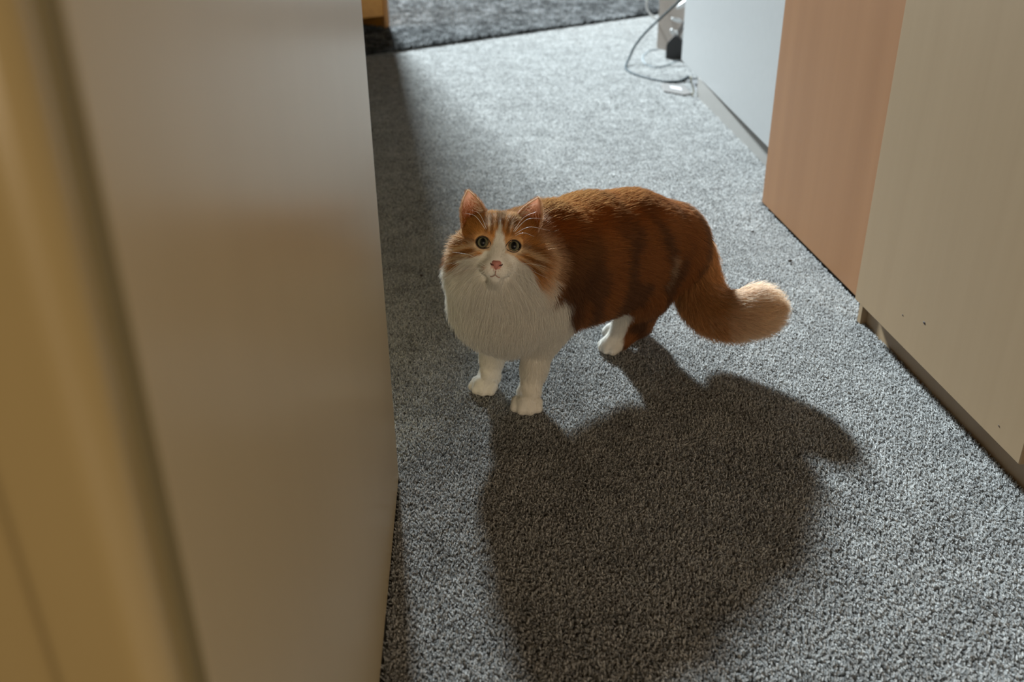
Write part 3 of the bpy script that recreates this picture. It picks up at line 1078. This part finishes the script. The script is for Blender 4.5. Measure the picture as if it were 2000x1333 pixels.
# ---- the body mesh
cat = mesh_obj('cat', V, Q, M['skin'], None, True)
ca = cat.data.color_attributes.new('coat', 'FLOAT_COLOR', 'POINT')
vc = np.ones((len(V), 4), np.float32)
vc[:, :3] = coat(V)
ca.data.foreach_set('color', vc.ravel())
tag(cat, 'long-haired orange and white cat standing on the grey carpet looking up at the camera', 'cat')


# ---- fur strands
def sample_surface(V, Q, wv, density):
    T = np.concatenate([Q[:, [0, 1, 2]], Q[:, [0, 2, 3]]])
    ar = 0.5 * np.linalg.norm(np.cross(V[T[:, 1]] - V[T[:, 0]], V[T[:, 2]] - V[T[:, 0]]), axis=1)
    n = ar * wv[T].mean(1) * density
    n = np.floor(n + RNG.uniform(0, 1, len(n))).astype(int)
    ti = np.repeat(np.arange(len(T)), n)
    r1, r2 = np.sqrt(RNG.uniform(0, 1, len(ti))), RNG.uniform(0, 1, len(ti))
    bc = np.stack([1 - r1, r1 * (1 - r2), r1 * r2], 1)
    return T[ti], bc


dens = 1.0 + 1.3 * wh[:, 0] + 0.5 * (RW_[:, REG.index('tail')])
ban = np.ones(len(V))
for e in EYES:
    de = np.linalg.norm(V - (e + Hf * 0.004), axis=1)
    ban[de < EYE_R + 0.0010] = 0
ban[(nose_d < 8.0) & (wh[:, 0] > 0.5)] = 0
ban[V[:, 2] < 0.003] = 0
T_, bc = sample_surface(V, Q, dens * ban, 480000.0)


def bl(A):
    return (A[T_] * (bc[..., None] if A.ndim > 1 else bc)).sum(1)


P_, N_, D_ = bl(V), bl(VN), bl(FLOW)
N_ /= np.linalg.norm(N_, axis=1)[:, None]
D_ -= N_ * (D_ * N_).sum(1)[:, None]
D_ /= np.linalg.norm(D_, axis=1)[:, None] + 1e-9
keep = bl(ban) > 0.999
P_, N_, D_ = P_[keep], N_[keep], D_[keep]
L_ = bl(vl)[keep] * RNG.uniform(0.55, 1.15, len(P_))
li = np.clip(bl(vlift)[keep] + RNG.normal(0, 0.10, len(P_)), 0.05, 1.3)
side = np.cross(N_, D_)
cl = 0.6 * vnoise(P_, 110, 31) + 0.4 * vnoise(P_, 260, 32) - 0.5                         # locks that part a little
D_ = D_ + side * (cl * 0.55 + RNG.normal(0, 0.12, len(P_)))[:, None]
D_ /= np.linalg.norm(D_, axis=1)[:, None]
K = 5
fp = np.zeros((len(P_), K, 3))
fp[:, 0] = P_ - N_ * 0.0006
for k in range(1, K):
    t = k / (K - 1)
    aa = li * (1.25 - 0.75 * t)
    dr = D_ * np.cos(aa)[:, None] + N_ * np.sin(aa)[:, None]
    dr[:, 2] -= 0.22 * t * np.clip(L_ / 0.03, 0, 1)
    dr /= np.linalg.norm(dr, axis=1)[:, None]
    fp[:, k] = fp[:, k - 1] + dr * (L_ / (K - 1))[:, None]
fp[:, :, 2] = np.maximum(fp[:, :, 2], 0.0005)
ft = coat(P_, np.clip(RNG.normal(1.0, 0.22, len(P_)), 0.5, 1.5))
fr_ = np.clip(0.00011 + L_ * 0.0042, 0.00013, 0.00025)
fur = strands('fur', fp, fr_[:, None] * np.array([1.0, 1.0, 0.9, 0.7, 0.25])[None], ft, M['fur'], cat)
fur['kind'] = 'stuff'


# ---- ears: thin cupped shells
def ear(sgn):
    tip = HW(sgn * 59, 84, -52)
    inn = HW(sgn * 21, 46, -44)
    outp = HW(sgn * 61, 16, -50)
    nu, nv = 17, 15
    gv = []
    for i in range(nv):
        s = i / (nv - 1)
        for j in range(nu):
            t = j / (nu - 1)
            e_in = inn + (tip - inn) * s
            e_out = outp + (tip - outp) * s
            bulge_i = math.sin(math.pi * s) * 0.0035
            bulge_o = math.sin(math.pi * min(1, s * 1.0)) * 0.0075
            e_in = e_in + (Hu * 0.6 - sgn * Hr * 0.8) * bulge_i
            e_out = e_out + (sgn * Hr) * bulge_o
            p = e_in + (e_out - e_in) * t
            p = p - Hf * 0.020 * math.sin(math.pi * t) * (1 - s) ** 0.8
            # round the tip
            gv.append(p)
    gv = np.array(gv).reshape(nv, nu, 3)
    c = (gv[-2].mean(0))
    gv[-1] = gv[-1] * 0 + (gv[-2] + (gv[-2] - gv[-3]) * 0.35)
    mid = gv[-1].mean(0)
    gv[-1] = mid + (gv[-1] - mid) * 0.55
    du = np.gradient(gv, axis=1)
    dv = np.gradient(gv, axis=0)
    nn_ = np.cross(du, dv)
    nn_ /= np.linalg.norm(nn_, axis=2)[..., None] + 1e-12
    if (nn_[3, nu // 2] @ Hf) < 0:
        nn_ = -nn_
    th = 0.0011
    fr, bk = gv + nn_ * th, gv - nn_ * th
    vs = np.concatenate([fr.reshape(-1, 3), bk.reshape(-1, 3)])
    n0 = nv * nu
    fs = []
    for i in range(nv - 1):
        for j in range(nu - 1):
            a = i * nu + j
            fs.append((a, a + 1, a + nu + 1, a + nu))
            fs.append((n0 + a, n0 + a + nu, n0 + a + nu + 1, n0 + a + 1))
    for i in range(nv - 1):
        a = i * nu
        fs.append((a, a + nu, n0 + a + nu, n0 + a))
        a = i * nu + nu - 1
        fs.append((a, n0 + a, n0 + a + nu, a + nu))
    for j in range(nu - 1):
        a = (nv - 1) * nu + j
        fs.append((a, a + 1, n0 + a + 1, n0 + a))
        a = j
        fs.append((a, n0 + a, n0 + a + 1, a + 1))
    o = mesh_obj('ear', vs, fs, M['ear'], cat, True)
    # fur on the back of the ear, on its lower front and along its rims
    roots, dirs, lens, tints = [], [], [], []
    up = (tip - (inn + outp) / 2)
    up /= np.linalg.norm(up)

    def at_(s, t, A):
        x, y = s * (nv - 1), t * (nu - 1)
        i, j = np.minimum(x.astype(int), nv - 2), np.minimum(y.astype(int), nu - 2)
        fx, fy = (x - i)[:, None], (y - j)[:, None]
        return A[i, j] * (1 - fx) * (1 - fy) + A[i + 1, j] * fx * (1 - fy) + A[i, j + 1] * (1 - fx) * fy + A[i + 1, j + 1] * fx * fy

    def batch(s, t, sidep, dirf, L, col, spread):
        base = at_(s, t, fr if sidep > 0 else bk)
        nrm = at_(s, t, nn_) * sidep
        d = dirf + nrm * 0.35 + RNG.normal(0, spread, base.shape)
        d /= np.linalg.norm(d, axis=1)[:, None]
        roots.append(base)
        dirs.append(d)
        lens.append(L)
        tints.append(col)

    n = 2800
    s, t = 1 - np.sqrt(RNG.uniform(0, 1, n)), RNG.uniform(0, 1, n)
    batch(s, t, -1, up, RNG.uniform(0.003, 0.006, n), np.tile(ORANGE * 1.05, (n, 1)), 0.18)
    n = 2600                                    # front: short fur near the base, thinning upward
    s, t = RNG.beta(1, 2.8, n) * 0.75, RNG.uniform(0, 1, n)
    batch(s, t, 1, up, RNG.uniform(0.004, 0.008, n), np.tile(GOLD * np.array([0.92, 0.84, 0.8]), (n, 1)) * RNG.uniform(0.8, 1.2, (n, 1)), 0.22)
    n = 1500                                    # pale rims
    s = RNG.uniform(0, 1, n)
    t = np.where(RNG.uniform(0, 1, n) < 0.5, RNG.uniform(0, 0.03, n), RNG.uniform(0.97, 1, n))
    batch(s, t, 1, up + Hf * 0.1, RNG.uniform(0.002, 0.0045, n), np.tile(CREAM, (n, 1)), 0.25)
    n = 46                                      # long pale tufts from the inner edge
    s, t = RNG.uniform(0.02, 0.5, n), RNG.uniform(0.0, 0.06, n)
    batch(s, t, 1, up * 0.5 + sgn * Hr * 0.9 + Hf * 0.25, RNG.uniform(0.010, 0.026, n), np.tile(np.array([0.8, 0.66, 0.5]), (n, 1)), 0.16)
    r_, d_, l_ = np.concatenate(roots), np.concatenate(dirs), np.concatenate(lens)
    q = np.stack([r_ + d_ * l_[:, None] * k / 3 + np.array([0, 0, -0.0]) * k for k in range(4)], 1)
    fo = strands('ear_fur', q, np.array([0.00016, 0.00016, 0.00012, 0.00004]), np.concatenate(tints), M['fur'], o)
    fo['kind'] = 'stuff'
    return o


ear(-1)
ear(1)

# ---- eyes
HROT = Matrix(((Hr[0], Hu[0], Hf[0]), (Hr[1], Hu[1], Hf[1]), (Hr[2], Hu[2], Hf[2])))
CAMP = np.array([0.0, 0.0, 0.85])
for e in EYES:
    b = bmesh.new()
    bmesh.ops.create_uvsphere(b, u_segments=32, v_segments=20, radius=EYE_R)
    o = bm_obj('eye', b, M['iris'], cat, True)
    zc = (CAMP - e) / np.linalg.norm(CAMP - e)
    xc = Hr - zc * Hr.dot(zc)
    xc /= np.linalg.norm(xc)
    yc = np.cross(zc, xc)
    EM = Matrix(((xc[0], yc[0], zc[0], e[0]), (xc[1], yc[1], zc[1], e[1]), (xc[2], yc[2], zc[2], e[2]), (0, 0, 0, 1)))
    o.matrix_basis = EM
    # dark lid rim
    ring, zr = [], []
    for k in range(33):
        a = 2 * math.pi * k / 32
        sd = -1.0 if e is EYES[0] else 1.0
        inner = max(0.0, -math.cos(a) * 0.94 - math.sin(a) * 0.34) ** 10      # tear corner, towards the nose
        outer = max(0.0, math.cos(a) * 0.97 + math.sin(a) * 0.2) ** 12
        rr = 0.0105 + 0.0032 * inner + 0.0010 * outer
        x, y = sd * math.cos(a) * rr * 1.02, math.sin(a) * rr * 0.95
        q = e + Hr * x + Hu * y
        for st_ in range(150):                       # come in from the front until the skin or the eyeball is met
            fq = 0.022 - 0.0003 * st_
            gi = np.clip(np.round((q + Hf * fq - lo) / h).astype(int), 0, dim - 1)
            if F[gi[0], gi[1], gi[2]] < 0.0002 or x * x + y * y + fq * fq < EYE_R ** 2:
                break
        zr.append(fq)
        ring.append((q, fq))
    zr = np.array(zr)
    zs = sum(np.roll(zr[:-1], k_) for k_ in (-2, -1, 0, 1, 2)) / 5.0      # even the rim out
    zs = np.append(zs, zs[0])
    ring = [q + Hf * (z_ + 0.0002) for (q, _), z_ in zip(ring, zs)]
    v, f = tube_mesh(ring, 0.0008, 6)
    mesh_obj('eyelid', v, f, M['lid'], o, True).matrix_parent_inverse = EM.inverted()

# ---- nose pad with nostrils, mouth line
b = bmesh.new()
outl = [(-9.5, -27.5), (-5, -26), (0, -26.5), (5, -26), (9.5, -27.5), (9.8, -30.5), (6, -35), (2.5, -39), (0, -41), (-2.5, -39), (-6, -35), (-9.8, -30.5)]


def nose_f(x, y, lift=0):
    return 16.5 + 0.12 * (y + 34) - 0.055 * x * x + lift


cen = b.verts.new(HW(0, -32, nose_f(0, -32, 2.2)))
r1 = [b.verts.new(HW(x * 0.6, -32 + (y + 32) * 0.6, nose_f(x * 0.6, y, 1.4))) for x, y in outl]
r2 = [b.verts.new(HW(x, y, nose_f(x, y, -0.8))) for x, y in outl]
r3 = [b.verts.new(HW(x * 0.95, y, nose_f(x, y, -7))) for x, y in outl]
no = len(outl)
for i in range(no):
    j = (i + 1) % no
    b.faces.new((cen, r1[i], r1[j]))
    b.faces.new((r1[i], r2[i], r2[j], r1[j]))
    b.faces.new((r2[i], r3[i], r3[j], r2[j]))
nose = bm_obj('nose', b, M['nose'], cat, True)
for s in (-1, 1):
    path = [HW(s * x, y, nose_f(x, y, 0.9)) for x, y in ((4.2, -33.5), (6.6, -33.2), (8.8, -32.0), (9.8, -30.2))]
    v, f = tube_mesh(path, np.array([0.0009, 0.0015, 0.0014, 0.0006]), 6)
    mesh_obj('nostril', v, f, M['nostril'], nose, True)
mp = [HW(-7.5, -52.3, 10.8), HW(-4.8, -52.2, 12.2), HW(-2.3, -50.6, 13.2), HW(0, -49.0, 13.8), HW(2.3, -50.6, 13.2), HW(4.8, -52.2, 12.2), HW(7.5, -52.3, 10.8)]
v1, f1 = tube_mesh(catmull(mp, 4), 0.0007, 6)
v2, f2 = tube_mesh([HW(0, -42, 15.5), HW(0, -46, 14.9), HW(0, -49.5, 14.0)], 0.0008, 6)
mesh_obj('mouth', v1 + v2, f1 + [tuple(i + len(v1) for i in q) for q in f2], M['mouth'], cat, True)

# ---- whiskers
wh_list = [((-17, -38, 11), (-45, -30, 10), (-78, -40, -4)), ((-18, -41, 10), (-48, -44, 10), (-84, -66, -6)), ((-17, -44, 9), (-42, -62, 12), (-62, -104, -4)),
           ((-16, -36, 11), (-42, -22, 12), (-72, -20, 0)), ((-15, -45, 9), (-34, -66, 14), (-48, -100, 2)),
           ((17, -38, 11), (46, -34, 10), (84, -46, -4)), ((18, -41, 10), (48, -48, 10), (82, -72, -6)), ((17, -44, 9), (40, -62, 12), (58, -98, -2)),
           ((16, -36, 11), (44, -26, 12), (80, -28, 0)),
           ((21, 19, -4), (42, 44, 2), (72, 48, -4)), ((20, 20, -4), (36, 46, 4), (56, 58, 2)), ((22, 17, -4), (46, 32, 4), (80, 30, -2)), ((23, 15, -4), (38, 22, 4), (56, 18, 0)),
           ((-21, 19, -4), (-40, 40, 2), (-58, 44, -6)), ((-20, 20, -4), (-34, 44, 4), (-50, 50, 0))]
for w in wh_list:
    pth = catmull([HW(*q) for q in w], 8)
    v, f = tube_mesh(pth, np.linspace(0.00030, 0.00010, len(pth)), 5)
    mesh_obj('whisker', v, f, M['whisker'], cat, True)
